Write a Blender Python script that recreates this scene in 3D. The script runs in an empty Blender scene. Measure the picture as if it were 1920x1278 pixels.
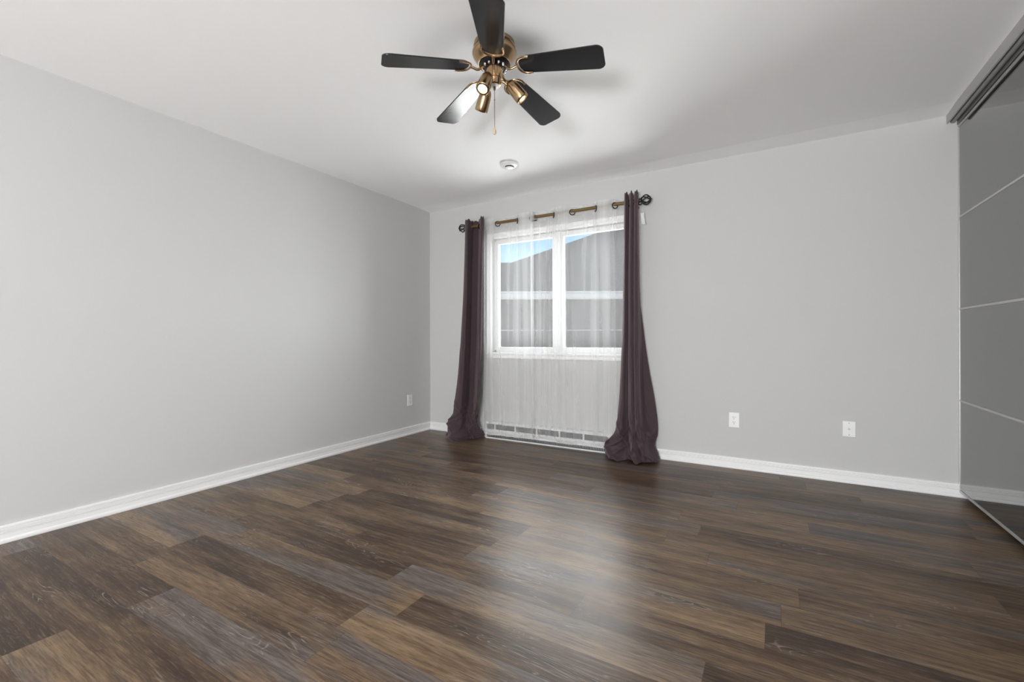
import bpy, bmesh, math, random
from mathutils import Vector, Matrix, Euler
random.seed(7)
sc = bpy.context.scene
COL = sc.collection
PI = math.pi

# ------------------------------------------------------------------ camera
YAW, ROLL = 0.5280, -0.0031
CAM = Vector((3.3345, -3.8841, 1.0153))
cd = bpy.data.cameras.new('camera'); cam = bpy.data.objects.new('camera', cd); COL.objects.link(cam)
cd.sensor_width = 36.0; cd.lens = 36.0 * 837.36 / 1920.0
cd.shift_y = -4.4 / 1920.0
cd.clip_start = 0.02; cd.clip_end = 300
cam.matrix_world = Matrix.Translation(CAM) @ Matrix.Rotation(YAW, 4, 'Z') @ Matrix.Rotation(PI / 2, 4, 'X') @ Matrix.Rotation(ROLL, 4, 'Z')
sc.camera = cam

# ------------------------------------------------------------------ view, sky, daylight and fill lamps
vs = sc.view_settings
sc.display_settings.display_device = 'sRGB'
vs.view_transform = 'Standard'; vs.look = 'None'; vs.gamma = 1.0; vs.exposure = 0.2; vs.use_curve_mapping = False
sc.cycles.use_denoising = True
sc.cycles.max_bounces = 12; sc.cycles.diffuse_bounces = 8; sc.cycles.glossy_bounces = 5
sc.cycles.transparent_max_bounces = 24; sc.cycles.sample_clamp_indirect = 6.0
sc.cycles.caustics_reflective = False; sc.cycles.caustics_refractive = False

world = bpy.data.worlds.new('sky'); sc.world = world; world.use_nodes = True
wt = world.node_tree; wn, wl = wt.nodes, wt.links
wn.clear()
w_out = wn.new('ShaderNodeOutputWorld'); w_bg = wn.new('ShaderNodeBackground')
w_tc = wn.new('ShaderNodeTexCoord'); w_sep = wn.new('ShaderNodeSeparateXYZ'); w_rmp = wn.new('ShaderNodeValToRGB')
wl.new(w_tc.outputs['Generated'], w_sep.inputs[0]); wl.new(w_sep.outputs['Z'], w_rmp.inputs[0])
e = w_rmp.color_ramp.elements
e[0].position = 0.0; e[0].color = (0.80, 0.93, 1.0, 1)
e[1].position = 0.22; e[1].color = (0.36, 0.66, 1.0, 1)
n_ = e.new(0.40); n_.color = (0.9, 0.96, 1.0, 1)
wl.new(w_rmp.outputs[0], w_bg.inputs[0]); w_bg.inputs[1].default_value = 0.95
wl.new(w_bg.outputs[0], w_out.inputs[0])

def area_light(name, loc, target, sx, sy, watts, color=(1, 1, 1), spread=PI):
    ld = bpy.data.lights.new(name, 'AREA'); ld.shape = 'RECTANGLE'; ld.size = sx; ld.size_y = sy
    ld.energy = watts; ld.color = color; ld.spread = spread
    o = bpy.data.objects.new(name, ld); COL.objects.link(o); o.location = loc
    d = Vector(target) - Vector(loc)
    o.rotation_euler = d.to_track_quat('-Z', 'Y').to_euler()
    return o
# bright hazy sky above the neighbour's roof, outside the bedroom window
area_light('daylight_over_neighbour', (0.1, 3.2, 4.1), (1.5, 0.0, 1.3), 4.8, 2.4, 600, (0.97, 0.985, 1.0))
# lamp standing in for the sunlit yard by the window, throwing light up onto the ceiling
area_light('daylight_from_yard', (0.2, 1.9, -0.33), (0.9, 1.2, 3.0), 4.4, 2.8, 720, (1.0, 0.99, 0.98))
area_light('added_fill_ceiling', (-4.2, 3.6, -0.1), (1.2, 0.0, 1.6), 4.0, 1.4, 1150, (1.0, 0.995, 0.99))  # unseen lamp added outside to lift the ceiling through the window
# open sky to the side of the house, raking in through the same window
area_light('daylight_beside_house', (5.2, 4.2, 2.0), (1.3, 0.0, 1.45), 5.0, 3.5, 700, (0.98, 0.99, 1.0))
area_light('added_fill_left_wall', (7.6, 2.3, 1.7), (1.0, 0.0, 1.45), 3.0, 3.0, 700, (0.98, 0.99, 1.0))  # second unseen lamp, added to brighten the left wall near the corner
# fill lamp added by the end wall behind the camera to brighten the room
area_light('added_fill_end_wall', (3.4, -7.5, 0.5), (3.4, -5.0, 1.6), 1.6, 0.5, 258, (0.985, 0.99, 1.0))

# ------------------------------------------------------------------ mesh helpers
class MB:
    """collects faces of one mesh object"""
    def __init__(self): self.v = []; self.f = []; self.m = Matrix.Identity(4)
    def add(self, vs, fs):
        b = len(self.v); self.v += [tuple(self.m @ Vector(p)) for p in vs]
        self.f += [tuple(b + i for i in f) for f in fs]; return self
    def box(self, lo, hi):
        (x0, y0, z0), (x1, y1, z1) = lo, hi
        return self.add([(x0, y0, z0), (x1, y0, z0), (x1, y1, z0), (x0, y1, z0), (x0, y0, z1), (x1, y0, z1), (x1, y1, z1), (x0, y1, z1)],
                        [(0, 3, 2, 1), (4, 5, 6, 7), (0, 1, 5, 4), (1, 2, 6, 5), (2, 3, 7, 6), (3, 0, 4, 7)])
    def prism(self, poly, a, b, axis=2, loop=True):
        """poly of 2D points extruded from a to b along an axis"""
        def P(p, t):
            return (t, p[0], p[1]) if axis == 0 else (p[0], t, p[1]) if axis == 1 else (p[0], p[1], t)
        n = len(poly)
        vs = [P(p, a) for p in poly] + [P(p, b) for p in poly]
        fs = [(i, (i + 1) % n, n + (i + 1) % n, n + i) for i in range(n)]
        fs += [tuple(range(n))[::-1], tuple(range(n, 2 * n))]
        return self.add(vs, fs)
    def lathe(self, prof, seg=48):
        """profile of (radius, z) turned about z"""
        vs, fs = [], []
        for r, z in prof:
            for k in range(seg):
                a = 2 * PI * k / seg; vs.append((r * math.cos(a), r * math.sin(a), z))
        for i in range(len(prof) - 1):
            for k in range(seg):
                k2 = (k + 1) % seg
                fs.append((i * seg + k, i * seg + k2, (i + 1) * seg + k2, (i + 1) * seg + k))
        if prof[0][0] > 1e-6: fs.append(tuple(range(seg))[::-1])
        if prof[-1][0] > 1e-6: fs.append(tuple(range((len(prof) - 1) * seg, len(prof) * seg)))
        return self.add(vs, fs)
    def tube(self, path, r, seg=12, closed=False, flat=1.0, up=(0, 0, 1)):
        pts = [Vector(p) for p in path]; n = len(pts)
        rs = r if isinstance(r, (list, tuple)) else [r] * n
        vs, fs = [], []; prev = None
        for i, p in enumerate(pts):
            if closed: t = pts[(i + 1) % n] - pts[i - 1]
            else: t = pts[min(i + 1, n - 1)] - pts[max(i - 1, 0)]
            t.normalize()
            if prev is None:
                u = Vector(up).cross(t)
                if u.length < 1e-4: u = Vector((1, 0, 0)).cross(t)
                if u.length < 1e-4: u = Vector((0, 1, 0)).cross(t)
            else: u = prev - t * prev.dot(t)
            u.normalize(); prev = u; w = t.cross(u)
            for k in range(seg):
                a = 2 * PI * k / seg
                vs.append(tuple(p + u * (math.cos(a) * rs[i]) + w * (math.sin(a) * rs[i] * flat)))
        m = n if closed else n - 1
        for i in range(m):
            j = (i + 1) % n
            for k in range(seg):
                k2 = (k + 1) % seg
                fs.append((i * seg + k, i * seg + k2, j * seg + k2, j * seg + k))
        if not closed: fs += [tuple(range(seg))[::-1], tuple(range((n - 1) * seg, n * seg))]
        return self.add(vs, fs)
    def sphere(self, c, r, seg=16, rings=10):
        prof = [(r * math.sin(PI * i / rings), c[2] - r * math.cos(PI * i / rings)) for i in range(rings + 1)]
        m = self.m; self.m = m @ Matrix.Translation((c[0], c[1], 0)); self.lathe(prof, seg); self.m = m
        return self
    def grid(self, rows):
        nr, nc = len(rows), len(rows[0])
        vs = [p for r in rows for p in r]
        fs = [(i * nc + j, i * nc + j + 1, (i + 1) * nc + j + 1, (i + 1) * nc + j) for i in range(nr - 1) for j in range(nc - 1)]
        return self.add(vs, fs)
    def build(self, name, mat, parent=None, smooth=False, bevel=0.0, loc=None, angle=40):
        me = bpy.data.meshes.new(name); me.from_pydata(self.v, [], self.f)
        bm = bmesh.new(); bm.from_mesh(me)
        bmesh.ops.remove_doubles(bm, verts=bm.verts, dist=1e-6)
        bmesh.ops.recalc_face_normals(bm, faces=bm.faces)
        if bevel > 0:
            ed = [x for x in bm.edges if len(x.link_faces) == 2 and x.calc_face_angle(0) > 0.5]
            bmesh.ops.bevel(bm, geom=ed, offset=bevel, segments=2, profile=0.6, affect='EDGES', clamp_overlap=True)
        if smooth:
            lim = math.radians(angle)
            for f in bm.faces: f.smooth = True
            for x in bm.edges:
                if len(x.link_faces) == 2 and x.calc_face_angle(0) > lim: x.smooth = False
        bm.to_mesh(me); bm.free()
        me.materials.append(mat)
        o = bpy.data.objects.new(name, me); COL.objects.link(o)
        if parent is not None: o.parent = parent
        if loc is not None: o.location = loc
        return o

def empty(name, loc=(0, 0, 0), rz=0.0):
    o = bpy.data.objects.new(name, None); COL.objects.link(o); o.location = loc; o.rotation_euler = (0, 0, rz)
    o.empty_display_size = 0.05
    return o
def tag(o, label, cat, group=None, kind=None):
    o['label'] = label; o['category'] = cat
    if group: o['group'] = group
    if kind: o['kind'] = kind
    return o
def structure(o):
    o['kind'] = 'structure'; return o
def catmull(pts, n):
    """n samples of a Catmull-Rom curve through pts (any dimension)"""
    out = []; m = len(pts) - 1
    for s in range(n):
        t = s / (n - 1) * m; i = min(int(t), m - 1); f = t - i
        p0, p1, p2, p3 = pts[max(i - 1, 0)], pts[i], pts[i + 1], pts[min(i + 2, m)]
        out.append(tuple(0.5 * ((2 * b) + (c - a) * f + (2 * a - 5 * b + 4 * c - d) * f * f + (3 * b - a - 3 * c + d) * f ** 3)
                         for a, b, c, d in zip(p0, p1, p2, p3)))
    return out

# ------------------------------------------------------------------ materials
def new_mat(name):
    m = bpy.data.materials.new(name); m.use_nodes = True
    nt = m.node_tree; b = nt.nodes['Principled BSDF']
    return m, nt, nt.nodes, nt.links, b
def simple(name, col, rough=0.5, metal=0.0, spec=0.5, noise=0.0, scale=40.0, bump=0.0, coat=0.0):
    m, nt, N, L, b = new_mat(name)
    b.inputs['Base Color'].default_value = (*col, 1); b.inputs['Roughness'].default_value = rough
    b.inputs['Metallic'].default_value = metal; b.inputs['Specular IOR Level'].default_value = spec
    b.inputs['Coat Weight'].default_value = coat
    if noise or bump:
        tc = N.new('ShaderNodeTexCoord'); nz = N.new('ShaderNodeTexNoise'); nz.inputs['Scale'].default_value = scale
        nz.inputs['Detail'].default_value = 4
        L.new(tc.outputs['Object'], nz.inputs['Vector'])
        if noise:
            mr = N.new('ShaderNodeMapRange'); mr.inputs['To Min'].default_value = 1 - noise; mr.inputs['To Max'].default_value = 1 + noise
            L.new(nz.outputs['Fac'], mr.inputs['Value'])
            mx = N.new('ShaderNodeVectorMath'); mx.operation = 'SCALE'; mx.inputs[0].default_value = col
            L.new(mr.outputs[0], mx.inputs['Scale']); L.new(mx.outputs[0], b.inputs['Base Color'])
        if bump:
            bp = N.new('ShaderNodeBump'); bp.inputs['Strength'].default_value = bump; bp.inputs['Distance'].default_value = 0.002
            L.new(nz.outputs['Fac'], bp.inputs['Height']); L.new(bp.outputs[0], b.inputs['Normal'])
    return m
def glow(name, col, strength):
    m, nt, N, L, b = new_mat(name)
    b.inputs['Base Color'].default_value = (*col, 1)
    b.inputs['Emission Color'].default_value = (*col, 1); b.inputs['Emission Strength'].default_value = strength
    return m

M_wall = simple('wall_paint', (0.572, 0.572, 0.565), 0.75, spec=0.25, noise=0.012, scale=1.3, bump=0.04)
M_ceil = simple('ceiling_paint', (0.96, 0.96, 0.96), 0.85, spec=0.2, noise=0.008, scale=1.1)
M_trim = simple('white_trim_paint', (0.84, 0.84, 0.835), 0.42, spec=0.5, noise=0.01, scale=6)
M_vinyl = simple('white_vinyl', (0.74, 0.74, 0.74), 0.35, noise=0.008, scale=9)
M_plate = simple('white_plastic', (0.80, 0.80, 0.79), 0.32, noise=0.01, scale=60)
M_slot = simple('dark_slot', (0.03, 0.03, 0.03), 0.6, noise=0.2, scale=80)
M_heater = simple('heater_enamel', (0.74, 0.75, 0.75), 0.35, noise=0.02, scale=12)
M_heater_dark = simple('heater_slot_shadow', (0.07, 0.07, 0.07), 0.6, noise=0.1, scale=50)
M_fascia = simple('grey_white_fascia', (0.50, 0.50, 0.50), 0.45, noise=0.02, scale=30)
M_fin = simple('heater_fins', (0.55, 0.55, 0.56), 0.35, metal=0.8, noise=0.1, scale=80)
M_brass = simple('antique_brass', (0.44, 0.30, 0.17), 0.27, metal=1.0, noise=0.08, scale=25)
M_rod = simple('bronze_rod', (0.22, 0.145, 0.06), 0.42, metal=0.7, noise=0.12, scale=60)
M_iron = simple('black_iron', (0.018, 0.016, 0.015), 0.45, metal=0.4, noise=0.25, scale=90)
M_black = simple('black_motor_metal', (0.012, 0.012, 0.013), 0.4, metal=0.3, noise=0.2, scale=70)
M_chrome = simple('chrome', (0.75, 0.75, 0.76), 0.14, metal=1.0, noise=0.05, scale=60)
M_alu = simple('brushed_aluminium', (0.62, 0.62, 0.61), 0.4, metal=0.35, noise=0.03, scale=120)
M_track = simple('grey_track_metal', (0.30, 0.30, 0.295), 0.4, metal=0.4, noise=0.05, scale=80)
M_bulb = glow('lit_bulb', (1.0, 0.80, 0.52), 42.0)
M_cap = simple('white_cap', (0.85, 0.85, 0.84), 0.3, noise=0.02, scale=50)
M_ivory = simple('ivory_pendant', (0.55, 0.44, 0.27), 0.4, noise=0.05, scale=60)

def blade_mat():
    m, nt, N, L, b = new_mat('black_blade_laminate')
    tc = N.new('ShaderNodeTexCoord'); mp = N.new('ShaderNodeMapping'); mp.inputs['Scale'].default_value = (3, 60, 3)
    nz = N.new('ShaderNodeTexNoise'); nz.inputs['Scale'].default_value = 4; nz.inputs['Detail'].default_value = 5
    r = N.new('ShaderNodeValToRGB'); r.color_ramp.elements[0].color = (0.010, 0.010, 0.011, 1); r.color_ramp.elements[1].color = (0.020, 0.020, 0.022, 1)
    L.new(tc.outputs['Object'], mp.inputs[0]); L.new(mp.outputs[0], nz.inputs['Vector']); L.new(nz.outputs['Fac'], r.inputs[0]); L.new(r.outputs[0], b.inputs['Base Color'])
    b.inputs['Roughness'].default_value = 0.2; b.inputs['Specular IOR Level'].default_value = 0.42
    return m
M_blade = blade_mat()

def mirror_mat():
    m, nt, N, L, b = new_mat('smoked_mirror_glass')
    tc = N.new('ShaderNodeTexCoord'); nz = N.new('ShaderNodeTexNoise'); nz.inputs['Scale'].default_value = 1.5
    r = N.new('ShaderNodeValToRGB'); r.color_ramp.elements[0].color = (0.275, 0.275, 0.27, 1); r.color_ramp.elements[1].color = (0.30, 0.30, 0.295, 1)
    L.new(tc.outputs['Object'], nz.inputs['Vector']); L.new(nz.outputs['Fac'], r.inputs[0]); L.new(r.outputs[0], b.inputs['Base Color'])
    b.inputs['Metallic'].default_value = 1.0; b.inputs['Roughness'].default_value = 0.02
    return m
M_mirror = mirror_mat()

def pane_mat():
    m, nt, N, L, b = new_mat('window_glass'); N.remove(b)
    out = N['Material Output']; tr = N.new('ShaderNodeBsdfTransparent'); gl = N.new('ShaderNodeBsdfGlossy'); mx = N.new('ShaderNodeMixShader'); fr = N.new('ShaderNodeFresnel')
    tr.inputs[0].default_value = (0.97, 0.985, 0.98, 1); gl.inputs['Roughness'].default_value = 0.01; fr.inputs[0].default_value = 1.25
    L.new(fr.outputs[0], mx.inputs[0]); L.new(tr.outputs[0], mx.inputs[1]); L.new(gl.outputs[0], mx.inputs[2]); L.new(mx.outputs[0], out.inputs[0])
    return m
M_pane = pane_mat()

def sheer_mat(name, lo, hi):
    """thin white voile: partly open weave, partly glowing thread"""
    m, nt, N, L, b = new_mat(name); N.remove(b)
    out = N['Material Output']
    tr = N.new('ShaderNodeBsdfTransparent'); df = N.new('ShaderNodeBsdfDiffuse'); tl = N.new('ShaderNodeBsdfTranslucent')
    df.inputs[0].default_value = (0.86, 0.86, 0.86, 1); tl.inputs[0].default_value = (0.78, 0.78, 0.78, 1)
    a = N.new('ShaderNodeMixShader'); a.inputs[0].default_value = 0.30
    L.new(df.outputs[0], a.inputs[1]); L.new(tl.outputs[0], a.inputs[2])
    tc = N.new('ShaderNodeTexCoord'); mp = N.new('ShaderNodeMapping'); mp.inputs['Scale'].default_value = (14, 14, 0.25)
    nz = N.new('ShaderNodeTexNoise'); nz.inputs['Scale'].default_value = 1.0; nz.inputs['Detail'].default_value = 5
    mr = N.new('ShaderNodeMapRange'); mr.inputs['From Min'].default_value = 0.3; mr.inputs['From Max'].default_value = 0.7
    mr.inputs['To Min'].default_value = lo; mr.inputs['To Max'].default_value = hi
    L.new(tc.outputs['Object'], mp.inputs[0]); L.new(mp.outputs[0], nz.inputs['Vector']); L.new(nz.outputs['Fac'], mr.inputs['Value'])
    mx = N.new('ShaderNodeMixShader')
    L.new(mr.outputs[0], mx.inputs[0]); L.new(tr.outputs[0], mx.inputs[1]); L.new(a.outputs[0], mx.inputs[2]); L.new(mx.outputs[0], out.inputs[0])
    return m
M_sheer = sheer_mat('white_voile', 0.19, 0.38)
M_hem = sheer_mat('white_voile_doubled', 0.38, 0.50)

def drape_mat():
    m, nt, N, L, b = new_mat('plum_drape_fabric')
    tc = N.new('ShaderNodeTexCoord'); mp = N.new('ShaderNodeMapping'); mp.inputs['Scale'].default_value = (420, 420, 260)
    nz = N.new('ShaderNodeTexNoise'); nz.inputs['Scale'].default_value = 1.0; nz.inputs['Detail'].default_value = 3
    r = N.new('ShaderNodeValToRGB'); r.color_ramp.elements[0].position = 0.2; r.color_ramp.elements[1].position = 0.8
    r.color_ramp.elements[0].color = (0.040, 0.027, 0.032, 1); r.color_ramp.elements[1].color = (0.090, 0.061, 0.068, 1)
    L.new(tc.outputs['Object'], mp.inputs[0]); L.new(mp.outputs[0], nz.inputs['Vector']); L.new(nz.outputs['Fac'], r.inputs[0]); L.new(r.outputs[0], b.inputs['Base Color'])
    b.inputs['Roughness'].default_value = 0.8; b.inputs['Specular IOR Level'].default_value = 0.2
    b.inputs['Sheen Weight'].default_value = 0.25; b.inputs['Sheen Roughness'].default_value = 0.4; b.inputs['Sheen Tint'].default_value = (0.8, 0.65, 0.7, 1)
    bp = N.new('ShaderNodeBump'); bp.inputs['Strength'].default_value = 0.08; bp.inputs['Distance'].default_value = 0.001
    L.new(nz.outputs['Fac'], bp.inputs['Height']); L.new(bp.outputs[0], b.inputs['Normal'])
    return m
M_drape = drape_mat()

def floor_mat():
    m, nt, N, L, b = new_mat('vinyl_plank_floor')
    def val(x): return x
    def math_(op, a, c=None, d=None):
        n = N.new('ShaderNodeMath'); n.operation = op
        for i, s in enumerate((a, c, d)):
            if s is None: continue
            if isinstance(s, (int, float)): n.inputs[i].default_value = s
            else: L.new(s, n.inputs[i])
        return n.outputs[0]
    def noise(vec, scale=1.0, detail=4.0, rough=0.5, dist=0.0):
        n = N.new('ShaderNodeTexNoise'); n.inputs['Scale'].default_value = scale; n.inputs['Detail'].default_value = detail
        n.inputs['Roughness'].default_value = rough; n.inputs['Distortion'].default_value = dist
        L.new(vec, n.inputs['Vector']); return n.outputs['Fac']
    def comb(x, y, z):
        n = N.new('ShaderNodeCombineXYZ')
        for i, s in enumerate((x, y, z)):
            if isinstance(s, (int, float)): n.inputs[i].default_value = s
            else: L.new(s, n.inputs[i])
        return n.outputs[0]
    def ramp(fac, stops, interp='LINEAR'):
        n = N.new('ShaderNodeValToRGB'); cr = n.color_ramp; cr.interpolation = interp
        while len(cr.elements) < len(stops): cr.elements.new(0.5)
        for el, (p, c) in zip(cr.elements, stops): el.position = p; el.color = (*c, 1) if len(c) == 3 else c
        L.new(fac, n.inputs[0]); return n.outputs[0]
    def mix(fac, a, c, mode='MIX'):
        n = N.new('ShaderNodeMix'); n.data_type = 'RGBA'; n.blend_type = mode
        for s, k in ((fac, 0), (a, 6), (c, 7)):
            if isinstance(s, (int, float)): n.inputs[k].default_value = s
            elif isinstance(s, tuple): n.inputs[k].default_value = (*s, 1)
            else: L.new(s, n.inputs[k])
        return n.outputs[2]
    tc = N.new('ShaderNodeTexCoord'); sp = N.new('ShaderNodeSeparateXYZ'); L.new(tc.outputs['Object'], sp.inputs[0])
    X, Y = sp.outputs['X'], sp.outputs['Y']
    PW, PL = 0.158, 1.22
    yy = math_('DIVIDE', math_('ADD', Y, 3.159 + 20 * PW), PW)
    row = math_('FLOOR', yy); fy = math_('FRACT', yy)
    wn_ = N.new('ShaderNodeTexWhiteNoise'); wn_.noise_dimensions = '1D'; L.new(row, wn_.inputs['W'])
    xx = math_('DIVIDE', math_('ADD', X, math_('MULTIPLY', wn_.outputs['Value'], PL)), PL)
    xx = math_('ADD', xx, 10.0)
    colm = math_('FLOOR', xx); fx = math_('FRACT', xx)
    wid = N.new('ShaderNodeTexWhiteNoise'); wid.noise_dimensions = '2D'; L.new(comb(colm, row, 0), wid.inputs['Vector'])
    pid = wid.outputs['Value']; sepc = N.new('ShaderNodeSeparateColor'); L.new(wid.outputs['Color'], sepc.inputs[0])
    r2, r3 = sepc.outputs[0], sepc.outputs[1]
    off = math_('MULTIPLY', pid, 57.0)
    # broad tone of each plank
    v_broad = comb(math_('ADD', math_('MULTIPLY', X, 1.5), off), math_('MULTIPLY', Y, 8.0), math_('MULTIPLY', r2, 31.0))
    n_broad = noise(v_broad, 1.0, 3.0, 0.55, 0.4)
    v_str = comb(math_('ADD', math_('MULTIPLY', X, 1.9), off), math_('MULTIPLY', Y, 40.0), r3)
    n_str = noise(v_str, 1.0, 5.0, 0.62, 0.6)
    v_fine = comb(math_('ADD', math_('MULTIPLY', X, 13.0), off), math_('MULTIPLY', Y, 210.0), r3)
    n_fine = noise(v_fine, 1.0, 3.0, 0.6)
    v_cath = comb(math_('ADD', math_('MULTIPLY', X, 1.5), off), math_('MULTIPLY', Y, 11.5), math_('MULTIPLY', r2, 17.0))
    n_cath = noise(v_cath, 1.0, 2.0, 0.5, 0.5)
    v_pat = comb(math_('ADD', math_('MULTIPLY', X, 1.1), off), math_('MULTIPLY', Y, 5.0), math_('ADD', r3, 9.0))
    n_pat = noise(v_pat, 1.0, 2.0, 0.5)
    tone = math_('ADD', math_('MULTIPLY', n_broad, 0.9), math_('MULTIPLY', math_('SUBTRACT', pid, 0.5), 0.50))
    tone = math_('ADD', tone, math_('MULTIPLY', math_('SUBTRACT', n_str, 0.5), 0.95))
    base = ramp(tone, [(0.14, (0.052, 0.031, 0.020)), (0.34, (0.108, 0.068, 0.040)), (0.52, (0.172, 0.112, 0.064)), (0.68, (0.232, 0.155, 0.090)), (0.86, (0.290, 0.208, 0.135))])
    slate = ramp(n_str, [(0.3, (0.060, 0.051, 0.050)), (0.7, (0.170, 0.147, 0.140))])
    f_sl = ramp(math_('ADD', n_pat, math_('MULTIPLY', math_('SUBTRACT', r2, 0.5), 0.30)), [(0.52, (0, 0, 0)), (0.66, (0.85, 0.85, 0.85))])
    c = mix(f_sl, base, slate)
    # fine dark pores and pale cerused grain lines
    c = mix(ramp(n_fine, [(0.34, (0.55, 0.55, 0.55)), (0.52, (0, 0, 0))]), c, (0.035, 0.026, 0.020))
    lines = math_('FRACT', math_('MULTIPLY', n_cath, 24.0))
    lmask = ramp(lines, [(0.0, (0, 0, 0)), (0.12, (1, 1, 1)), (0.26, (0, 0, 0))])
    amask = ramp(noise(comb(math_('ADD', math_('MULTIPLY', X, 2.2), off), math_('MULTIPLY', Y, 9.0), 3.0), 1.0, 2.0), [(0.54, (0, 0, 0)), (0.70, (0.75, 0.75, 0.75))])
    brk = ramp(n_fine, [(0.36, (0, 0, 0)), (0.54, (1, 1, 1))])
    lm = mix(1.0, mix(1.0, lmask, amask, 'MULTIPLY'), brk, 'MULTIPLY')
    c = mix(lm, c, (0.42, 0.37, 0.33))
    pale = ramp(n_fine, [(0.54, (0, 0, 0)), (0.74, (0.30, 0.30, 0.30))])
    c = mix(pale, c, (0.36, 0.31, 0.265))
    # seams between planks
    dy = math_('MULTIPLY', math_('MINIMUM', fy, math_('SUBTRACT', 1.0, fy)), PW)
    dx = math_('MULTIPLY', math_('MINIMUM', fx, math_('SUBTRACT', 1.0, fx)), PL)
    seam = math_('LESS_THAN', math_('MINIMUM', dy, dx), 0.0009)
    c = mix(math_('MULTIPLY', seam, 0.5), c, (0.02, 0.015, 0.012))
    L.new(c, b.inputs['Base Color'])
    rg = N.new('ShaderNodeMapRange'); rg.inputs['To Min'].default_value = 0.26; rg.inputs['To Max'].default_value = 0.42
    L.new(n_fine, rg.inputs['Value']); L.new(rg.outputs[0], b.inputs['Roughness'])
    b.inputs['Specular IOR Level'].default_value = 0.20
    hgt = math_('SUBTRACT', math_('ADD', math_('MULTIPLY', n_fine, 0.5), math_('MULTIPLY', n_str, 0.7)), seam)
    bp = N.new('ShaderNodeBump'); bp.inputs['Strength'].default_value = 0.16; bp.inputs['Distance'].default_value = 0.003
    L.new(hgt, bp.inputs['Height']); L.new(bp.outputs[0], b.inputs['Normal'])
    return m
M_floor = floor_mat()

M_roof = simple('grey_roof', (0.050, 0.049, 0.051), 0.9, spec=0.1, noise=0.18, scale=9)
M_siding = simple('grey_siding', (0.045, 0.038, 0.040), 0.85, spec=0.1, noise=0.12, scale=5)
M_gutter = simple('white_gutter', (0.26, 0.26, 0.27), 0.5, noise=0.02, scale=4)
M_ground = simple('pale_concrete_yard', (0.62, 0.62, 0.61), 0.9, spec=0.1, noise=0.06, scale=1.5)

# ------------------------------------------------------------------ room shell
H = 2.44
XR = 4.3585                # front of the closet doors
XC = 5.00                  # back of the closet
YR = -7.6                  # end wall behind the camera
WX0, WX1, WZ0, WZ1 = 0.83, 2.27, 0.87, 2.04     # opening of the bedroom window

structure(MB().box((-0.12, YR - 0.12, -0.12), (XC + 0.12, 0.16, 0.0)).build('floor', M_floor))
# ceiling: flat, dipping slightly in the last strip along the window wall
structure(MB().prism([(YR - 0.12, 2.446), (-0.19, 2.446), (0.0, 2.436), (0.16, 2.436), (0.16, 2.6), (YR - 0.12, 2.6)], -0.12, XC + 0.12, 0).build('ceiling', M_ceil))
structure(MB().box((-0.12, YR, 0), (0.0, 0.16, 2.45)).build('wall_left', M_wall))
wb = MB()
wb.box((0, 0, 0), (WX0, 0.16, 2.45)); wb.box((WX1, 0, 0), (XC, 0.16, 2.45))
wb.box((WX0, 0, 0), (WX1, 0.16, WZ0)); wb.box((WX0, 0, WZ1), (WX1, 0.16, 2.45))
structure(wb.build('wall_back', M_wall))
wr = MB(); wr.box((XC, YR, 0), (XC + 0.12, 0.16, 2.45))
wr.box((XR + 0.01, -2.62, 0), (XC, -2.52, 2.45)); wr.box((XR + 0.01, YR, 0), (XR + 0.11, -2.62, 2.45))
structure(wr.build('wall_right', M_wall))
wq = MB(); q = (0.5, 3.9, 0.25, 2.25)
wq.box((-0.12, YR - 0.12, 0), (q[0], YR, 2.45)); wq.box((q[1], YR - 0.12, 0), (XC + 0.12, YR, 2.45))
wq.box((q[0], YR - 0.12, 0), (q[1], YR, q[2])); wq.box((q[0], YR - 0.12, q[3]), (q[1], YR, 2.45))
structure(wq.build('wall_rear', M_wall))

# baseboards: bead at the foot, flat, three grooves, rounded top
BB = [(0, 0), (.017, 0), (.019, .008), (.018, .017), (.0125, .023), (.0120, .047), (.0145, .050), (.0140, .0535), (.0065, .0550), (.0065, .0585), (.0140, .0595), (.0135, .0625),
      (.0060, .0640), (.0060, .0675), (.0130, .0685), (.0125, .0710), (.0055, .0725), (.0055, .0755), (.0125, .0770), (.0120, .083), (.007, .087), (0, .0875)]
structure(MB().prism([(-a, z) for a, z in BB], 0.0, XC, 0).build('baseboard_back', M_trim))
bl = MB(); bl.prism([(a, z) for a, z in BB], YR, 0.0, 1)
structure(bl.build('baseboard_left', M_trim))

# ------------------------------------------------------------------ bedroom window
w1 = structure(empty('window_1', (1.55, 0.0, WZ0)))
def wpart(mb, name, mat, **k):
    o = mb.build(name, mat, None, **k); o.parent = w1; o.matrix_parent_inverse = Matrix.Translation((-1.55, 0, -WZ0)); return o
cs = MB()
CASE = [(0, 0), (-0.012, 0), (-0.018, .006), (-0.018, .018), (-0.013, .024), (-0.013, .040), (-0.017, .046), (-0.017, .052), (-0.010, .056), (0, .056)]
cs.prism([(y, WZ1 + t) for y, t in CASE], WX0 - .056, WX1 + .056, 0)
cs.prism([(WX0 - t, y) for y, t in CASE], WZ0, WZ1, 2)
cs.prism([(WX1 + t, y) for y, t in CASE], WZ0, WZ1, 2)
cs.prism([(y, WZ0 - .056 + t * 0.8) for y, t in CASE], WX0 - .056, WX1 + .056, 0)
wpart(cs, 'casing', M_trim)
wpart(MB().box((WX0 - .06, -.030, WZ0 - .012), (WX1 + .06, .07, WZ0 + .006)), 'window_sill', M_trim, bevel=.003)
fr = MB(); Y0, Y1 = .050, .110
fr.box((WX0, Y0, WZ0), (WX0 + .020, Y1, WZ1)); fr.box((WX1 - .020, Y0, WZ0), (WX1, Y1, WZ1))
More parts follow.
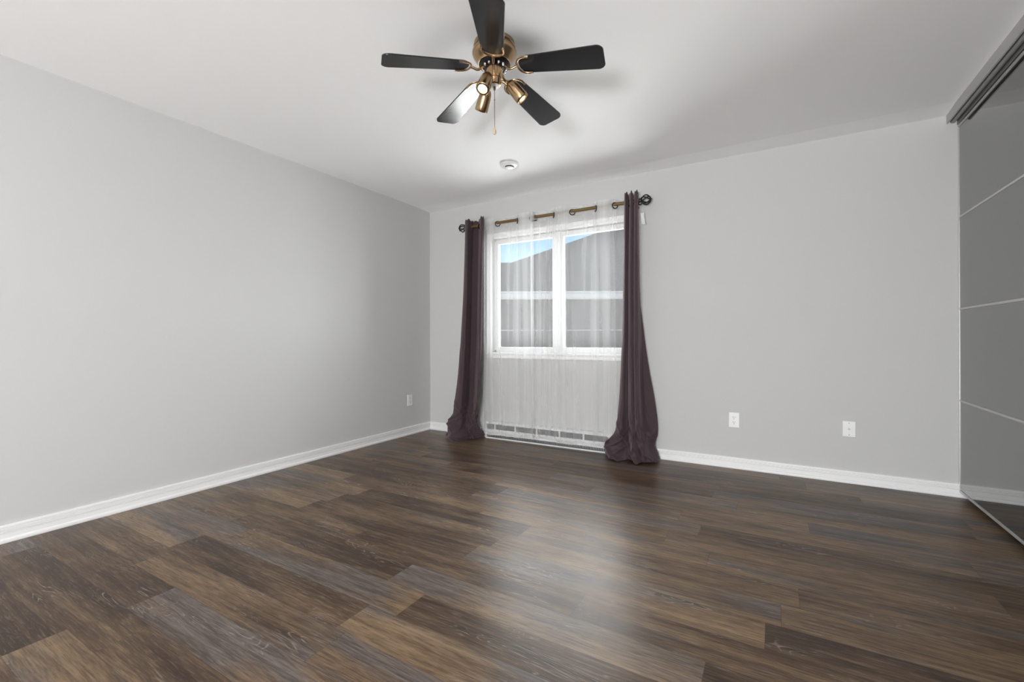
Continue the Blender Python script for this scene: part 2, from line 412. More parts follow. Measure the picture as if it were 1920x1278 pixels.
fr.box((WX0, Y0, WZ0 + .006), (WX1, Y1, WZ0 + .03)); fr.box((WX0, Y0, WZ1 - .02), (WX1, Y1, WZ1))
fr.box((1.515, Y0 - .01, WZ0), (1.585, Y1, WZ1))
wpart(fr, 'window_frame', M_vinyl, bevel=.002)
for (a, c) in ((WX0 + .020, 1.515), (1.585, WX1 - .020)):
    s = MB(); zb, zt, t = WZ0 + .030, WZ1 - .020, .024
    s.box((a, .058, zb), (a + t, .10, zt)); s.box((c - t, .058, zb), (c, .10, zt))
    s.box((a + t, .058, zb), (c - t, .10, zb + .03)); s.box((a + t, .058, zt - t), (c - t, .10, zt))
    sash = wpart(s, 'sash', M_vinyl, bevel=.003)
    p = MB().box((a + t - .004, .078, zb + .026), (c - t + .004, .082, zt - t + .004)).build('window_pane', M_pane, sash)

# unseen window added in the end wall to go with the fill lamp
w2 = structure(empty('added_window', (2.2, YR, .25)))
f2 = MB(); z0, z1 = q[2], q[3]
for a in (q[0], 1.6, 2.75, q[1] - .06): f2.box((a, YR - .10, z0), (a + .06, YR - .04, z1))
f2.box((q[0], YR - .10, z0), (q[1], YR - .04, z0 + .06)); f2.box((q[0], YR - .10, z1 - .06), (q[1], YR - .04, z1))
o = f2.build('window_frame', M_vinyl, None, bevel=.003); o.parent = w2; o.matrix_parent_inverse = Matrix.Translation((-2.2, -YR, -.25))
o = MB().box((q[0] + .03, YR - .075, z0 + .03), (q[1] - .03, YR - .070, z1 - .03)).build('window_pane', M_pane, None); o.parent = w2; o.matrix_parent_inverse = Matrix.Translation((-2.2, -YR, -.25))

# ------------------------------------------------------------------ mirrored closet doors and their top track
def closet_door(name, xf, ya, yb):
    """smoked mirror sliding door, front face at x = xf, four glass panes split by thin bars"""
    d = structure(empty(name, (xf, ya, 0.0)))
    zs = [0.042, 0.6135, 1.1942, 1.7754, 2.352]
    def put(mb, nm, mat, **k):
        o = mb.build(nm, mat, None, **k); o.parent = d; o.matrix_parent_inverse = Matrix.Translation((-xf, -ya, 0)); return o
    put(MB().box((xf + .004, yb + .004, zs[0] + .004), (xf + .030, ya - .004, zs[4] - .004)), 'door_core', M_track)
    for i in range(4):
        lo, hi = zs[i] + .007, zs[i + 1] - .007
        put(MB().box((xf + .0005, yb + .007, lo), (xf + .005, ya - .007, hi)), 'mirror_panel', M_mirror)
    for z in zs[1:4]: put(MB().box((xf - .001, yb + .004, z - .006), (xf + .006, ya - .004, z + .006)), 'divider_bar', M_alu)
    for z in (zs[0], zs[4]): put(MB().box((xf - .003, yb, z - .007), (xf + .034, ya, z + .007)), 'rail', M_alu)
    for y in (ya, yb):
        s = -1 if y == ya else 1
        put(MB().box((xf - .003, min(y, y + s * .007), zs[0]), (xf + .034, max(y, y + s * .007), zs[4])), 'stile', M_alu)
    return d
closet_door('door_1', XR, -0.004, -1.28)
closet_door('door_2', XR + .045, -1.22, -2.50)
tr = structure(empty('trim_1', (XR, -1.26, H)))
def tput(mb, nm, mat):
    o = mb.build(nm, mat, None); o.parent = tr; o.matrix_parent_inverse = Matrix.Translation((-XR, 1.26, -H)); return o
tput(MB().box((4.302, -2.52, 2.383), (4.310, 0.0, 2.447)), 'fascia', M_fascia)
tk = MB().box((4.310, -2.52, 2.405), (4.46, 0.0, 2.447))
tk.box((4.310, -2.52, 2.390), (4.316, 0.0, 2.405)); tk.box((4.352, -2.52, 2.366), (4.356, 0.0, 2.405)); tk.box((4.396, -2.52, 2.372), (4.400, 0.0, 2.405))
tput(tk, 'track', M_track)
tput(MB().prism([(4.334 + .014 * math.cos(2 * PI * k / 16), 2.392 + .012 * math.sin(2 * PI * k / 16)) for k in range(16)], -2.52, -0.001, 1), 'track_roller_rail', M_track)

# ------------------------------------------------------------------ wall plates
def duplex_outlet(name, loc, rz, label, group):
    t = tag(empty(name, loc, rz), label, 'outlet', group)
    MB().box((-.0365, -.0065, -.058), (.0365, 0, .058)).build('cover_plate', M_plate, t, bevel=.0025)
    for s in (.0195, -.0195):
        r = MB(); r.prism([(.0165 * max(-.93, min(.93, math.cos(2 * PI * k / 24))), s + .0165 * max(-.86, min(.86, math.sin(2 * PI * k / 24)))) for k in range(24)], -.009, -.006, 1)
        rc = r.build('receptacle', M_plate, t)
        for dx, h in ((-.0065, .0085), (.0065, .0070)):
            MB().box((dx - .0016, -.0096, s + .002 - h / 2 + .002), (dx + .0016, -.0088, s + .004 + h / 2)).build('slot', M_slot, rc)
        g = MB().prism([(.0030 * math.cos(2 * PI * k / 12), s - .0085 + .0030 * math.sin(2 * PI * k / 12)) for k in range(12)], -.0096, -.0088, 1)
        g.build('ground_hole', M_slot, rc)
    MB().prism([(.003 * math.cos(2 * PI * k / 12), .003 * math.sin(2 * PI * k / 12)) for k in range(12)], -.0078, -.0062, 1).build('screw', M_chrome, t)
    return t
duplex_outlet('wall_outlet', (3.074, 0, .376), 0, 'white two-socket outlet on the window wall, between the plum drape and the cable plate', 'electrical outlets')
duplex_outlet('wall_outlet', (0, -.331, .366), PI / 2, 'white two-socket outlet on the plain wall beside the corner, behind the plum drape', 'electrical outlets')
cp = tag(empty('cable_wall_plate', (3.795, 0, .377)), 'small white cable jack plate with one round socket, between outlet and mirrored closet', 'wall plate')
MB().box((-.0365, -.006, -.054), (.0365, 0, .054)).build('cover_plate', M_plate, cp, bevel=.0025)
jk = MB().prism([(.0075 * math.cos(2 * PI * k / 6), .0075 * math.sin(2 * PI * k / 6)) for k in range(6)], -.008, -.0055, 1)
jk.prism([(.0048 * math.cos(2 * PI * k / 16), .0048 * math.sin(2 * PI * k / 16)) for k in range(16)], -.014, -.0075, 1)
jk.build('coaxial_jack', M_track, cp)
for s in (.041, -.041):
    MB().prism([(.0036 * math.cos(2 * PI * k / 12), s + .0036 * math.sin(2 * PI * k / 12)) for k in range(12)], -.0075, -.0055, 1).build('screw', M_track, cp)

# ------------------------------------------------------------------ baseboard heater under the window
ht = tag(empty('baseboard_heater', (1.52, 0, 0)), 'low white baseboard heater under the window, behind the sheer curtains', 'heater')
hx0, hx1 = 0.80 - 1.52, 2.20 - 1.52
HP = [(-.002, .0), (-.014, .0), (-.014, .020), (-.012, .165), (-.045, .172), (-.060, .160), (-.062, .150), (-.060, .148), (-.046, .158), (-.012, .155)]
MB().prism([(-.002, .012), (-.002, .174), (-.044, .174), (-.060, .164), (-.060, .148), (-.056, .148), (-.056, .162), (-.042, .170), (-.010, .170), (-.010, .012)], hx0, hx1, 0).build('back_panel', M_heater, ht)
MB().prism([(-.060, .040), (-.064, .046), (-.064, .088), (-.058, .095), (-.054, .095), (-.060, .086), (-.060, .048), (-.057, .042)], hx0, hx1, 0).build('front_panel', M_heater, ht)
MB().box((hx0 + .01, -.052, .090), (hx1 - .01, -.012, .155)).build('outlet_slot', M_heater_dark, ht)
for k in range(6):
    xk = hx0 + .09 + k * .238
    MB().box((xk, -.0575, .088), (xk + .016, -.0535, .152)).build('louvre_strut', M_heater, ht)
MB().box((hx0 + .01, -.050, .012), (hx1 - .01, -.012, .042)).build('intake_slot', M_slot, ht)
fn = MB(); nfin = 90
for k in range(nfin):
    xk = hx0 + .015 + k * (hx1 - hx0 - .03) / nfin; fn.box((xk, -.056, .018), (xk + .007, -.050, .038))
fn.build('fins', M_fin, ht)
MB().box((hx0, -.066, .0), (hx1, -.004, .013)).build('base_rail', M_heater, ht, bevel=.002)
for xe in (hx0 - .012, hx1): MB().box((xe, -.065, 0), (xe + .012, -.001, .175)).build('end_cap', M_heater, ht, bevel=.002)

# ------------------------------------------------------------------ curtain rod
RY, RZ = -.105, 2.170
rd = tag(empty('curtain_rod', (1.48, 0, RZ)), 'bronze curtain rod with black twisted cage finials above the window', 'curtain rod')
MB().tube([(0.60 - 1.48, RY, 0), (2.362 - 1.48, RY, 0)], .0140, 20).build('rod', M_rod, rd, smooth=True)
def finial(xa, s):
    f = MB(); cx = xa + s * .064; R = .039
    f.tube([(xa, RY, 0), (xa + s * .006, RY, 0)], .016, 16)
    f.tube([(xa + s * (.016 + .010 * math.cos(a)), RY, .0115 * math.sin(a)) for a in [2 * PI * k / 20 for k in range(20)]], .0052, 8, closed=True)
    f.tube([(xa + s * .024, RY, 0), (xa + s * .03, RY, 0)], .005, 8)
    for k in range(6):
        pth = []
        for i in range(17):
            t = PI * i / 16; a = 2 * PI * k / 6 + 1.5 * (i / 16)
            pth.append((cx - s * R * math.cos(t), RY + R * math.sin(t) * math.cos(a), R * math.sin(t) * math.sin(a)))
        f.tube(pth, .0050, 8)
    f.sphere((cx + s * R, RY, 0), .007, 10, 8); f.tube([(cx + s * R, RY, 0), (cx + s * (R + .014), RY, 0)], [.0045, .002], 8)
    return f.build('finial', M_iron, rd, smooth=True)
finial(2.362 - 1.48, 1); finial(0.60 - 1.48, -1)
for xb in (0.60 - 1.48, 2.335 - 1.48):
    b = MB(); b.box((xb - .012, -.006, -.035), (xb + .012, 0, .035)); b.tube([(xb, 0, -.004), (xb, RY + .004, -.004)], .005, 8)
    b.tube([(xb, RY + .018 * math.cos(a), .018 * math.sin(a)) for a in [PI + PI * k / 10 for k in range(11)]], .004, 8)
    b.build('bracket', M_iron, rd)

# ------------------------------------------------------------------ sheer curtains (grommet panels weaving round the rod)
def weave(u, cr, sg, amp, sq):
    """plan point of a panel weaving round the rod; u counts half waves"""
    n = len(cr) - 1; i = max(0, min(int(u), n - 1)); f = u - i; th = f * PI
    lo, hi = (.15, 1.0) if sg * (-1) ** i > 0 else (1.0, .15)      # gentle where the cloth goes behind the rod, steep where it returns
    x = cr[i] + (cr[i + 1] - cr[i]) * f - sq * (lo * (1 - f) + hi * f) * math.sin(2 * th)
    return x, RY + sg * (-1) ** i * amp * math.sin(th)
def hashn(a):
    return (math.sin(a * 12.9898) * 43758.5453) % 1.0
def vnoise(x):
    i = math.floor(x); f = x - i; f = f * f * (3 - 2 * f); return hashn(i) * (1 - f) + hashn(i + 1) * f
def sheer(label, cr, sg, x_lo_bottom, x_hi_bottom, seed, hem, bx=None):
    t = tag(empty('sheer_curtain', ((cr[0] + cr[-1]) / 2, RY, 0)), label, 'curtain', 'white sheer curtains')
    ox, oy = t.location.x, t.location.y
    n = len(cr) - 1; NU = n * 22; ztop = RZ + .047
    def pt(k, z):
        u = n * k / NU; g = max(0, min(1, (ztop - z) / 1.9))
        amp = .040 * (1 - g) ** 1.3 + .016 * g; sq = .017 * (1 - g) ** 2
        x, y = weave(u, cr, sg, amp, sq)
        s = k / NU; xl = cr[0] + (cr[-1] - cr[0]) * s; xb = x_lo_bottom + (x_hi_bottom - x_lo_bottom) * s
        x += (xb - xl) * g ** 2.2
        # small pleats that come and go on the way down
        pl = (vnoise(seed + u * 2.3) - .5) * .034 + (vnoise(seed * 3 + u * 5.1 + z * .4) - .5) * .008
        y += pl * min(1, g * 3.0)
        x += (vnoise(seed * 5 + z * 1.7 + s * 2) - .5) * .012 * g
        w_ = max(0, min(1, (x - bx) / .06)) if bx else max(0, min(1, (.80 - x) / .03)); y = y * (1 - w_) + max(y, -.046) * w_
        y = min(y, -.071) if z < .22 and w_ < .5 else min(y, -.034)
        return (x - ox, y - oy, z)
    def hz(k):
        s = k / NU
        if not bx and s < .10: return .014
        return hem + .022 * (vnoise(seed * 7 + s * n * 2.3) - .5) + .012 * (vnoise(seed + s * 41) - .5)
    NZ = 64; rows = []
    for i in range(NZ + 1):
        w = i / NZ
        rows.append([pt(k, ztop + (hz(k) - ztop) * w) for k in range(NU + 1)])
    # flared hem at the foot
    MB().grid(rows).build('panel', M_sheer, t, smooth=True, angle=180)
    hr = []
    for i in range(7):
        z = ztop - .002 - .082 * i / 6
        hr.append([(p[0], p[1] + .0015, p[2]) for p in (pt(k, z) for k in range(NU + 1))])
    MB().grid(hr).build('header', M_hem, t, smooth=True, angle=180)
    br = []
    for i in range(4): br.append([(p[0], p[1] - .0015, p[2]) for p in (pt(k, hz(k) + .001 + .022 * i / 3) for k in range(NU + 1))])
    MB().grid(br).build('hem', M_hem, t, smooth=True, angle=180)
    for i in range(n + 1):
        u0 = min(max(i, .02), n - .02)
        a = Vector(weave(max(u0 - .03, 0), cr, sg, .040, .017)); b = Vector(weave(min(u0 + .03, n), cr, sg, .040, .017))
        d = (b - a).normalized(); nn = Vector((d.x, d.y, 0)); up = Vector((0, 0, 1)); c = Vector((cr[i] - ox, RY - oy, RZ - .0095))
        g = MB().tube([tuple(c + nn * (.0245 * math.cos(q_)) + up * (.0245 * math.sin(q_))) for q_ in [2 * PI * k / 28 for k in range(28)]], .0048, 8, closed=True)
        g.build('grommet', M_iron, t, smooth=True)
    return t
# (start of each half wave along the rod; first half wave in front of the rod when sg = -1)
sheer('white sheer curtain panel over the window half next to the plum drape near the corner', [0.755, 0.802, 0.969, 1.195, 1.376], 1, 0.742, 1.372, 3.0, .055)
sheer('white sheer curtain panel overlapping the window mullion, beside the plum drape with the tag', [1.350, 1.387, 1.582, 1.768, 1.990, 2.163, 2.285, 2.375], -1, 1.335, 2.40, 11.0, .060, 2.17)

# ------------------------------------------------------------------ plum drapes
LEFT = [
  (2.235, [(0.533, -0.0375), (0.574, -0.1125), (0.645, -0.1725), (0.652, -0.1275), (0.636, -0.0375), (0.683, -0.0375), (0.75, -0.105), (0.82, -0.18), (0.841, -0.1725), (0.797, -0.0975), (0.739, -0.03)]),
  (2.05, [(0.532, -0.0375), (0.573, -0.1125), (0.649, -0.18), (0.652, -0.1275), (0.63, -0.03), (0.683, -0.0375), (0.749, -0.105), (0.82, -0.18), (0.834, -0.1725), (0.79, -0.0975), (0.731, -0.03)]),
  (1.5, [(0.509, -0.0375), (0.55, -0.1125), (0.634, -0.18), (0.636, -0.1275), (0.614, -0.03), (0.667, -0.0375), (0.734, -0.105), (0.805, -0.18), (0.822, -0.1725), (0.778, -0.0975), (0.722, -0.03)]),
  (1.0, [(0.483, -0.0525), (0.525, -0.1275), (0.616, -0.195), (0.625, -0.1425), (0.597, -0.0375), (0.662, -0.0525), (0.736, -0.12), (0.802, -0.1875), (0.816, -0.18), (0.777, -0.1125), (0.712, -0.0375)]),
  (0.6, [(0.458, -0.0675), (0.493, -0.1425), (0.598, -0.2175), (0.618, -0.1725), (0.591, -0.06), (0.651, -0.0675), (0.73, -0.1425), (0.796, -0.21), (0.81, -0.2025), (0.766, -0.1275), (0.708, -0.0525)]),
  (0.35, [(0.444, -0.0975), (0.485, -0.1875), (0.608, -0.2775), (0.634, -0.2325), (0.607, -0.1125), (0.661, -0.1125), (0.73, -0.1725), (0.792, -0.2325), (0.797, -0.2175), (0.755, -0.1425), (0.704, -0.0675)]),
  (0.2, [(0.426, -0.13), (0.453, -0.2), (0.568, -0.27), (0.614, -0.25), (0.614, -0.16), (0.661, -0.15), (0.709, -0.18), (0.742, -0.2), (0.755, -0.19), (0.733, -0.14), (0.712, -0.08)]),
  (0.11, [(0.4, -0.16), (0.435, -0.24), (0.556, -0.315), (0.625, -0.31), (0.631, -0.22), (0.669, -0.19), (0.709, -0.2), (0.733, -0.205), (0.742, -0.19), (0.74, -0.14), (0.731, -0.08)]),
  (0.055, [(0.394, -0.18), (0.448, -0.27), (0.57, -0.36), (0.664, -0.37), (0.695, -0.29), (0.704, -0.23), (0.716, -0.21), (0.735, -0.2), (0.754, -0.18), (0.766, -0.14), (0.764, -0.08)]),
  (0.012, [(0.409, -0.19), (0.463, -0.28), (0.573, -0.355), (0.656, -0.36), (0.675, -0.28), (0.691, -0.23), (0.709, -0.21), (0.732, -0.195), (0.753, -0.17), (0.765, -0.13), (0.774, -0.075)]),
]
RIGHT = [
  (2.235, [(2.237, -0.0375), (2.249, -0.1125), (2.275, -0.1725), (2.285, -0.1425), (2.269, -0.0525), (2.299, -0.1275), (2.327, -0.18), (2.318, -0.0975), (2.308, -0.045), (2.339, -0.1275), (2.366, -0.18), (2.37, -0.1425), (2.355, -0.0675), (2.339, -0.0225)]),
  (2.05, [(2.236, -0.0375), (2.246, -0.1125), (2.277, -0.18), (2.284, -0.1425), (2.268, -0.0525), (2.298, -0.1275), (2.328, -0.1875), (2.317, -0.0975), (2.308, -0.045), (2.339, -0.1275), (2.366, -0.18), (2.367, -0.1425), (2.352, -0.0675), (2.334, -0.0225)]),
  (1.5, [(2.225, -0.0375), (2.235, -0.1125), (2.273, -0.1875), (2.278, -0.1425), (2.264, -0.06), (2.296, -0.1425), (2.324, -0.195), (2.315, -0.1125), (2.308, -0.06), (2.341, -0.1425), (2.37, -0.1875), (2.372, -0.1425), (2.359, -0.0675), (2.35, -0.0225)]),
  (1.1, [(2.219, -0.0375), (2.227, -0.1125), (2.269, -0.195), (2.279, -0.15), (2.265, -0.0675), (2.297, -0.15), (2.327, -0.2025), (2.322, -0.1275), (2.313, -0.075), (2.346, -0.1575), (2.376, -0.195), (2.376, -0.1275), (2.375, -0.0375), (2.39, -0.0225)]),
  (0.8, [(2.209, -0.0375), (2.217, -0.12), (2.264, -0.21), (2.276, -0.1575), (2.264, -0.075), (2.3, -0.165), (2.332, -0.2175), (2.325, -0.1425), (2.316, -0.09), (2.351, -0.1725), (2.381, -0.2025), (2.375, -0.1125), (2.392, -0.0375), (2.429, -0.0225)]),
  (0.5, [(2.198, -0.0525), (2.204, -0.135), (2.261, -0.2325), (2.275, -0.1725), (2.265, -0.0825), (2.308, -0.18), (2.342, -0.24), (2.333, -0.1575), (2.323, -0.105), (2.363, -0.2025), (2.39, -0.225), (2.383, -0.1125), (2.411, -0.045), (2.481, -0.0225)]),
  (0.3, [(2.187, -0.08), (2.184, -0.14), (2.24, -0.21), (2.266, -0.16), (2.272, -0.1), (2.309, -0.17), (2.34, -0.22), (2.337, -0.16), (2.334, -0.12), (2.367, -0.19), (2.394, -0.21), (2.405, -0.13), (2.442, -0.085), (2.506, -0.05)]),
  (0.2, [(2.166, -0.09), (2.157, -0.15), (2.226, -0.225), (2.259, -0.17), (2.277, -0.12), (2.319, -0.19), (2.35, -0.24), (2.351, -0.18), (2.347, -0.13), (2.383, -0.2), (2.415, -0.225), (2.427, -0.15), (2.458, -0.1), (2.503, -0.05)]),
  (0.12, [(2.109, -0.09), (2.096, -0.15), (2.179, -0.235), (2.232, -0.2), (2.278, -0.14), (2.317, -0.2), (2.358, -0.27), (2.365, -0.2), (2.364, -0.145), (2.4, -0.2), (2.436, -0.225), (2.446, -0.16), (2.465, -0.11), (2.486, -0.05)]),
  (0.06, [(2.08, -0.09), (2.075, -0.14), (2.137, -0.22), (2.208, -0.255), (2.272, -0.2), (2.322, -0.22), (2.371, -0.29), (2.393, -0.24), (2.395, -0.18), (2.428, -0.21), (2.46, -0.22), (2.478, -0.17), (2.501, -0.12), (2.507, -0.05)]),
  (0.012, [(2.08, -0.09), (2.078, -0.14), (2.154, -0.23), (2.23, -0.27), (2.287, -0.22), (2.336, -0.24), (2.384, -0.29), (2.412, -0.25), (2.419, -0.19), (2.453, -0.21), (2.487, -0.21), (2.514, -0.16), (2.529, -0.11), (2.52, -0.05)]),
]
def drape(label, levels, cr, seed):
    xs_ = [x for x, y in levels[0][1]]; ox = sum(xs_) / len(xs_)
    t = tag(empty('drape', (ox, RY, 0)), label, 'curtain', 'plum drapes')
    nu = (len(levels[0][1]) - 1) * 8 + 1
    cols = [catmull([tuple(p) + (z,) for p in pts], nu) for z, pts in levels]
    NZ = 90
    full = [catmull([c[k] for c in cols], 12 * (len(cols) - 1) + 1) for k in range(nu)]
    rows = []
    for i in range(len(full[0])):
        r = []
        for k in range(nu):
            x, y, z = full[k][i]
            g = max(0, min(1, (1.2 - z) / 1.1))
            g2 = max(0, min(1, (.42 - z) / .30))
            cr_ = (vnoise(seed + k * .31 + z * 9) - .5) * .010 * g + (vnoise(seed * 2 + k * .55 + z * 23) - .5) * .007 * g
            # slumped diagonal folds where the cloth piles up on the floor
            rg_ = 1 - abs(2 * vnoise(seed * 3 + k * .085 + z * 13) - 1)
            rh_ = 1 - abs(2 * vnoise(seed * 5 - k * .11 + z * 17) - 1)
            cr_ -= (rg_ ** 3 - .25) * .062 * g2 + (rh_ ** 3 - .25) * .034 * g2
            if z > 2.2: z += .008 * math.sin(k * .7)
            r.append((x - ox, min(y - RY + cr_, -.058 - RY), max(z, .004)))
        rows.append(r)
    p = MB().grid(rows).build('panel', M_drape, t, smooth=True, angle=180)
    md = p.modifiers.new('thickness', 'SOLIDIFY'); md.thickness = .0035; md.offset = 0
    for xg, a in cr:
        c = Vector((xg - ox, 0, RZ - .004)); d = Vector((math.cos(a), math.sin(a), 0)); up = Vector((0, 0, 1))
        MB().tube([tuple(c + d * (.022 * math.cos(q_)) + up * (.022 * math.sin(q_))) for q_ in [2 * PI * k / 28 for k in range(28)]], .0036, 8, closed=True).build('grommet', M_rod, t, smooth=True)
    return t
dl = drape('plum drape between the room corner and the window, hem trailing on the floor', LEFT, [(.650, 1.2), (.750, 1.2), (.797, 1.9)], 2.0)
dr = drape('plum drape on the outlet side of the window with a white tag near its top', RIGHT, [(2.276, 1.4), (2.318, 1.3), (2.366, 1.7)], 9.0)
# care label sewn to the back edge of the drape
tg = MB().grid([[(2.372, -.060, 2.075), (2.398, -.050, 2.080)], [(2.374, -.058, 2.035), (2.402, -.052, 2.032)], [(2.378, -.062, 1.985), (2.412, -.058, 1.975)]]).build('care_tag', M_plate, None)
tg.parent = dr; tg.matrix_parent_inverse = Matrix.Translation(-Vector(dr.location)); tg['label'] = 'white care tag'
md = tg.modifiers.new('thickness', 'SOLIDIFY'); md.thickness = .0012

# ------------------------------------------------------------------ ceiling vent
cv = tag(empty('ceiling_vent', (1.478, -.735, 2.446)), 'round white ceiling vent between the fan and the window wall', 'vent')
MB().lathe([(.052, 0), (.052, -.009), (.070, -.009), (.0775, -.011), (.078, -.014), (.072, -.020), (.046, -.0265), (.038, -.0265), (.034, -.020), (.034, -.004)], 56).build('ring', M_plate, cv, smooth=True)
MB().lathe([(.033, -.001), (.033, -.022)], 40).build('throat', M_slot, cv, smooth=True)
MB().lathe([(.010, -.020), (.010, -.032), (.036, -.0335), (.038, -.036), (.034, -.0395), (.012, -.041), (0, -.0412)], 48).build('centre_disc', M_plate, cv, smooth=True)

# ------------------------------------------------------------------ ceiling fan
FX, FY = 2.171, -2.0505
fan = tag(empty('ceiling_fan', (FX, FY, 2.446)), 'antique brass ceiling fan with five black blades and three spotlights', 'ceiling fan')
def fz(z): return z - 2.446
MB().lathe([(r, fz(z)) for r, z in [(.098, 2.446), (.100, 2.436), (.0985, 2.431), (.101, 2.429), (.1015, 2.426), (.0985, 2.424), (.0975, 2.417), (.101, 2.4145), (.1045, 2.409), (.1075, 2.402), (.1075, 2.396),
      (.104, 2.386), (.0965, 2.374), (.090, 2.364), (.084, 2.356), (.0805, 2.349), (.0785, 2.344), (.0755, 2.344), (.072, 2.350)]], 72).build('motor_housing', M_brass, fan, smooth=True, angle=60)
vt = MB()
for k in range(56):
    a = 2 * PI * k / 56; c, s = math.cos(a), math.sin(a)
    vt.m = Matrix.Rotation(a, 4, 'Z'); vt.box((.0970, -.0022, fz(2.4175)), (.0990, .0022, fz(2.4235)))
vt.m = Matrix.Identity(4); vt.build('housing_vent_slots', M_slot, fan)
MB().lathe([(0, fz(2.350)), (.073, fz(2.350)), (.073, fz(2.343)), (.068, fz(2.336)), (.060, fz(2.332)), (.046, fz(2.330)), (.046, fz(2.322)), (0, fz(2.322))], 48).build('flywheel', M_black, fan, smooth=True, angle=30)
# switch housing: ribbed sleeve, cup and white cap
n = 20; prof = []
sw = MB()
def ribbed(r0, r1, za, zb):
    seg = 120; vs, fs = [], []
    for r, z in ((r0, za), (r1, zb)):
        for k in range(seg):
            a = 2 * PI * k / seg; rr = r * (1 - .055 * max(0, math.cos(a * 10)) ** 12); vs.append((rr * math.cos(a), rr * math.sin(a), z))
    fs = [(k, (k + 1) % seg, seg + (k + 1) % seg, seg + k) for k in range(seg)] + [tuple(range(seg))[::-1], tuple(range(seg, 2 * seg))]
    sw.add(vs, fs)
ribbed(.0415, .0365, fz(2.328), fz(2.276))
sw.build('switch_housing', M_brass, fan, smooth=True, angle=50)
MB().lathe([(.033, fz(2.277)), (.0345, fz(2.272)), (.0335, fz(2.268)), (.0320, fz(2.262)), (.0315, fz(2.246)), (.027, fz(2.2435)), (.0235, fz(2.2430))], 48).build('light_fitter', M_brass, fan, smooth=True, angle=40)
MB().lathe([(.0235, fz(2.2440)), (.0230, fz(2.2400)), (.012, fz(2.2385)), (0, fz(2.2385))], 40).build('bottom_cap', M_cap, fan, smooth=True)
PHASE = YAW + math.radians(-163.108)
def outline(Lr, Lt, wr, wt):
    """blade outline: rounded root, straight flanks, tip with rounded corners; x runs outward"""
    pts = []
    for k in range(13):                                   # root arc
        a = PI / 2 + PI * k / 12; pts.append((Lr + .042 + .042 * math.cos(a), wr / 2 * math.sin(a)))
    rc = .026
    for (sx, a0) in ((-1, -PI / 2), (1, 0)):
        for k in range(7):
            a = a0 + PI / 2 * k / 6
            pts.append((Lt - rc + rc * math.cos(a) - (.004 if sx else 0), sx * (wt / 2 - rc) + rc * math.sin(a)))
    # bulge the tip slightly
    return [(x + (.010 * (1 - (y / (wt / 2)) ** 2) if x > Lt - rc else 0), y) for x, y in pts]
def blade_frame(k):
    a = PHASE - k * 2 * PI / 5
    return Matrix.Rotation(a, 4, 'Z')
DROOP = math.radians(6.4); PITCH = math.radians(-9.5)
for k in range(5):
    base = blade_frame(k)
    tilt = Matrix.Translation((.13, 0, fz(2.3195))) @ Matrix.Rotation(DROOP, 4, 'Y') @ Matrix.Rotation(PITCH, 4, 'X') @ Matrix.Translation((-.13, 0, 0))
    mb = MB(); mb.prism(outline(.126, .528, .105, .140), -.003, .003)
    b = mb.build('fan_blade', M_blade, fan, bevel=.0012); b.matrix_local = base @ tilt
    # forked blade iron: stem from the flywheel and a horseshoe that grips the blade root
    ir = MB()
    loop = [(.184, -.0500), (.168, -.0515), (.150, -.0490), (.134, -.0400), (.123, -.0250), (.1185, -.008), (.1185, .008), (.123, .0250), (.134, .0400), (.150, .0490), (.168, .0515), (.184, .0500)]
    ir.m = tilt; ir.tube([(x, y, -.0052) for x, y in catmull(loop, 45)], .0056, 10, flat=.8)
    tip = tilt @ Vector((.119, 0, -.005)); ir.m = Matrix.Identity(4)
    ir.tube(catmull([(.050, 0, fz(2.331)), (.062, 0, fz(2.325)), (.074, 0, fz(2.312)), (.088, 0, fz(2.308)), (.104, 0, fz(2.313)), tuple(tip)], 26), .0062, 10)
    i_ = ir.build('blade_iron', M_brass, fan, smooth=True); i_.matrix_local = base
    a = PHASE - k * 2 * PI / 5 + PI / 5
    s_ = MB()
    for da in (-.22, .22):
        c = (.056 * math.cos(a + da), .056 * math.sin(a + da), fz(2.331))
        s_.m = Matrix.Translation(c); s_.lathe([(0, -.010), (.0045, -.009), (.0062, -.005), (.0062, 0), (.0035, .001), (.0035, .004)], 14)
    s_.build('mounting_screw', M_chrome, fan, smooth=True)
# three bullet spotlights
for k, ang in enumerate((243, 2, 123)):
    a = YAW + math.radians(ang); A = Matrix.Rotation(a, 4, 'Z')
    th = math.radians((30, 40, 36)[k])
    base = Vector(((.066, .076, .078)[k], 0, fz(2.254)))
    shade_m = A @ Matrix.Translation(base) @ Matrix.Rotation(PI - th, 4, 'Y')
    arm = MB(); arm.tube(catmull([(.030, 0, fz(2.262)), (.044, 0, fz(2.262)), (.056, 0, fz(2.252)), (.064, 0, fz(2.246)), (.074, 0, fz(2.243))], 18), .0062, 10)
    arm.sphere((.068, 0, fz(2.246)), .010, 12, 8)
    ao = arm.build('light_arm', M_brass, fan, smooth=True); ao.matrix_local = A
    sh = MB().lathe([(0, -.012), (.010, -.011), (.019, -.004), (.0245, .008), (.0275, .030), (.0290, .060), (.0295, .078), (.0282, .0845), (.0255, .0860), (.0195, .0860), (.0185, .0840), (.0240, .080), (.0255, .060), (.023, .020), (0, .014)], 40).build('spotlight_shade', M_brass, fan, smooth=True, angle=50)
    sh.matrix_local = shade_m @ Matrix.Scale(1.12, 4)
    bl_ = MB().lathe([(.010, .018), (.011, .030), (.013, .050), (.0168, .068), (.0165, .078), (.010, .0825), (0, .0835)], 28).build('bulb', M_bulb, sh, smooth=True)
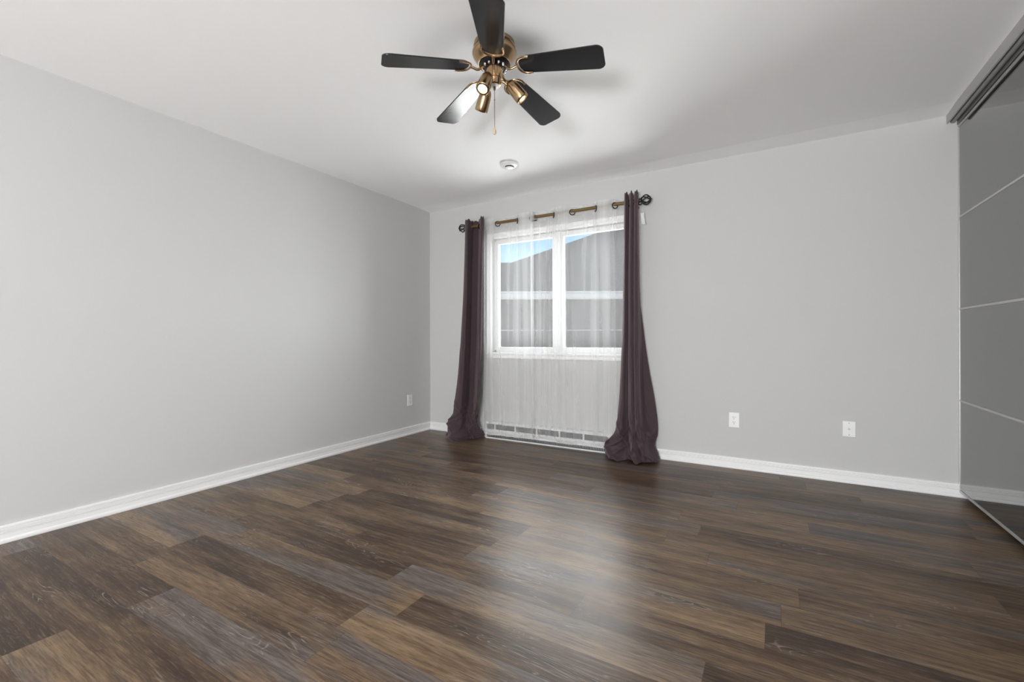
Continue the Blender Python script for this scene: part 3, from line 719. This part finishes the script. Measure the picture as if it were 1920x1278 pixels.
ch = MB(); ch.tube([(0, 0, fz(2.240)), (0, 0, fz(2.040))], .0011, 6)
for z in [2.236 - .006 * i for i in range(33)]: ch.sphere((0, 0, fz(z)), .0019, 6, 4)
ch.sphere((0, 0, fz(2.175)), .0032, 8, 6); ch.lathe([(0, fz(2.243)), (.004, fz(2.242)), (.0055, fz(2.236)), (.005, fz(2.226)), (.002, fz(2.219)), (0, fz(2.219))], 16)
co = ch.build('pull_chain', M_rod, fan, smooth=True)
MB().lathe([(0, fz(2.042)), (.0035, fz(2.040)), (.005, fz(2.033)), (.0085, fz(2.020)), (.0080, fz(2.013)), (.005, fz(2.008)), (0, fz(2.007))], 20).build('pendant', M_ivory, co, smooth=True)

# ------------------------------------------------------------------ outside: neighbour's house and yard
structure(MB().box((-30, 0.16, -0.5), (30, 45, -0.35)).build('ground', M_ground))
hs = tag(empty('house', (-3.5, 7.0, -0.35), YAW), 'grey neighbour house with sloping roof and white gutter seen through the window', 'house')
hs.location = (CAM.x - math.sin(YAW) * 14, CAM.y + math.cos(YAW) * 14, -0.35)
g = .35   # local frame: x along the eave, y away from the room, z above the yard
RS = .45
def rz_(y): return 2.47 + g + RS * y
front = [(-12, 0), (15, 0), (15, 14.8), (8.76, 14.2), (5.07, 9.58), (0, 3.32), (-12, 3.32)]
rf = MB(); nfr = len(front)
rf.add([(x, y, rz_(y)) for x, y in front] + [(x, y, 2.40 + g) for x, y in front],
       [tuple(range(nfr)), tuple(range(nfr, 2 * nfr))[::-1]] + [(i, (i + 1) % nfr, nfr + (i + 1) % nfr, nfr + i) for i in range(nfr)])
rf.build('roof', M_roof, hs)
MB().prism([(-.14, 2.235 + g), (.02, 2.235 + g), (.02, 2.48 + g), (-.16, 2.48 + g), (-.16, 2.445 + g), (-.12, 2.42 + g), (-.12, 2.29 + g)], -12, 15, 0).build('gutter', M_gutter, hs)
MB().box((-12, .25, 0), (15, .5, 2.40 + g)).build('wall', M_siding, hs)
MB().box((-12, .235, 1.27 + g), (15, .25, 1.292 + g)).build('wall_trim', M_gutter, hs)
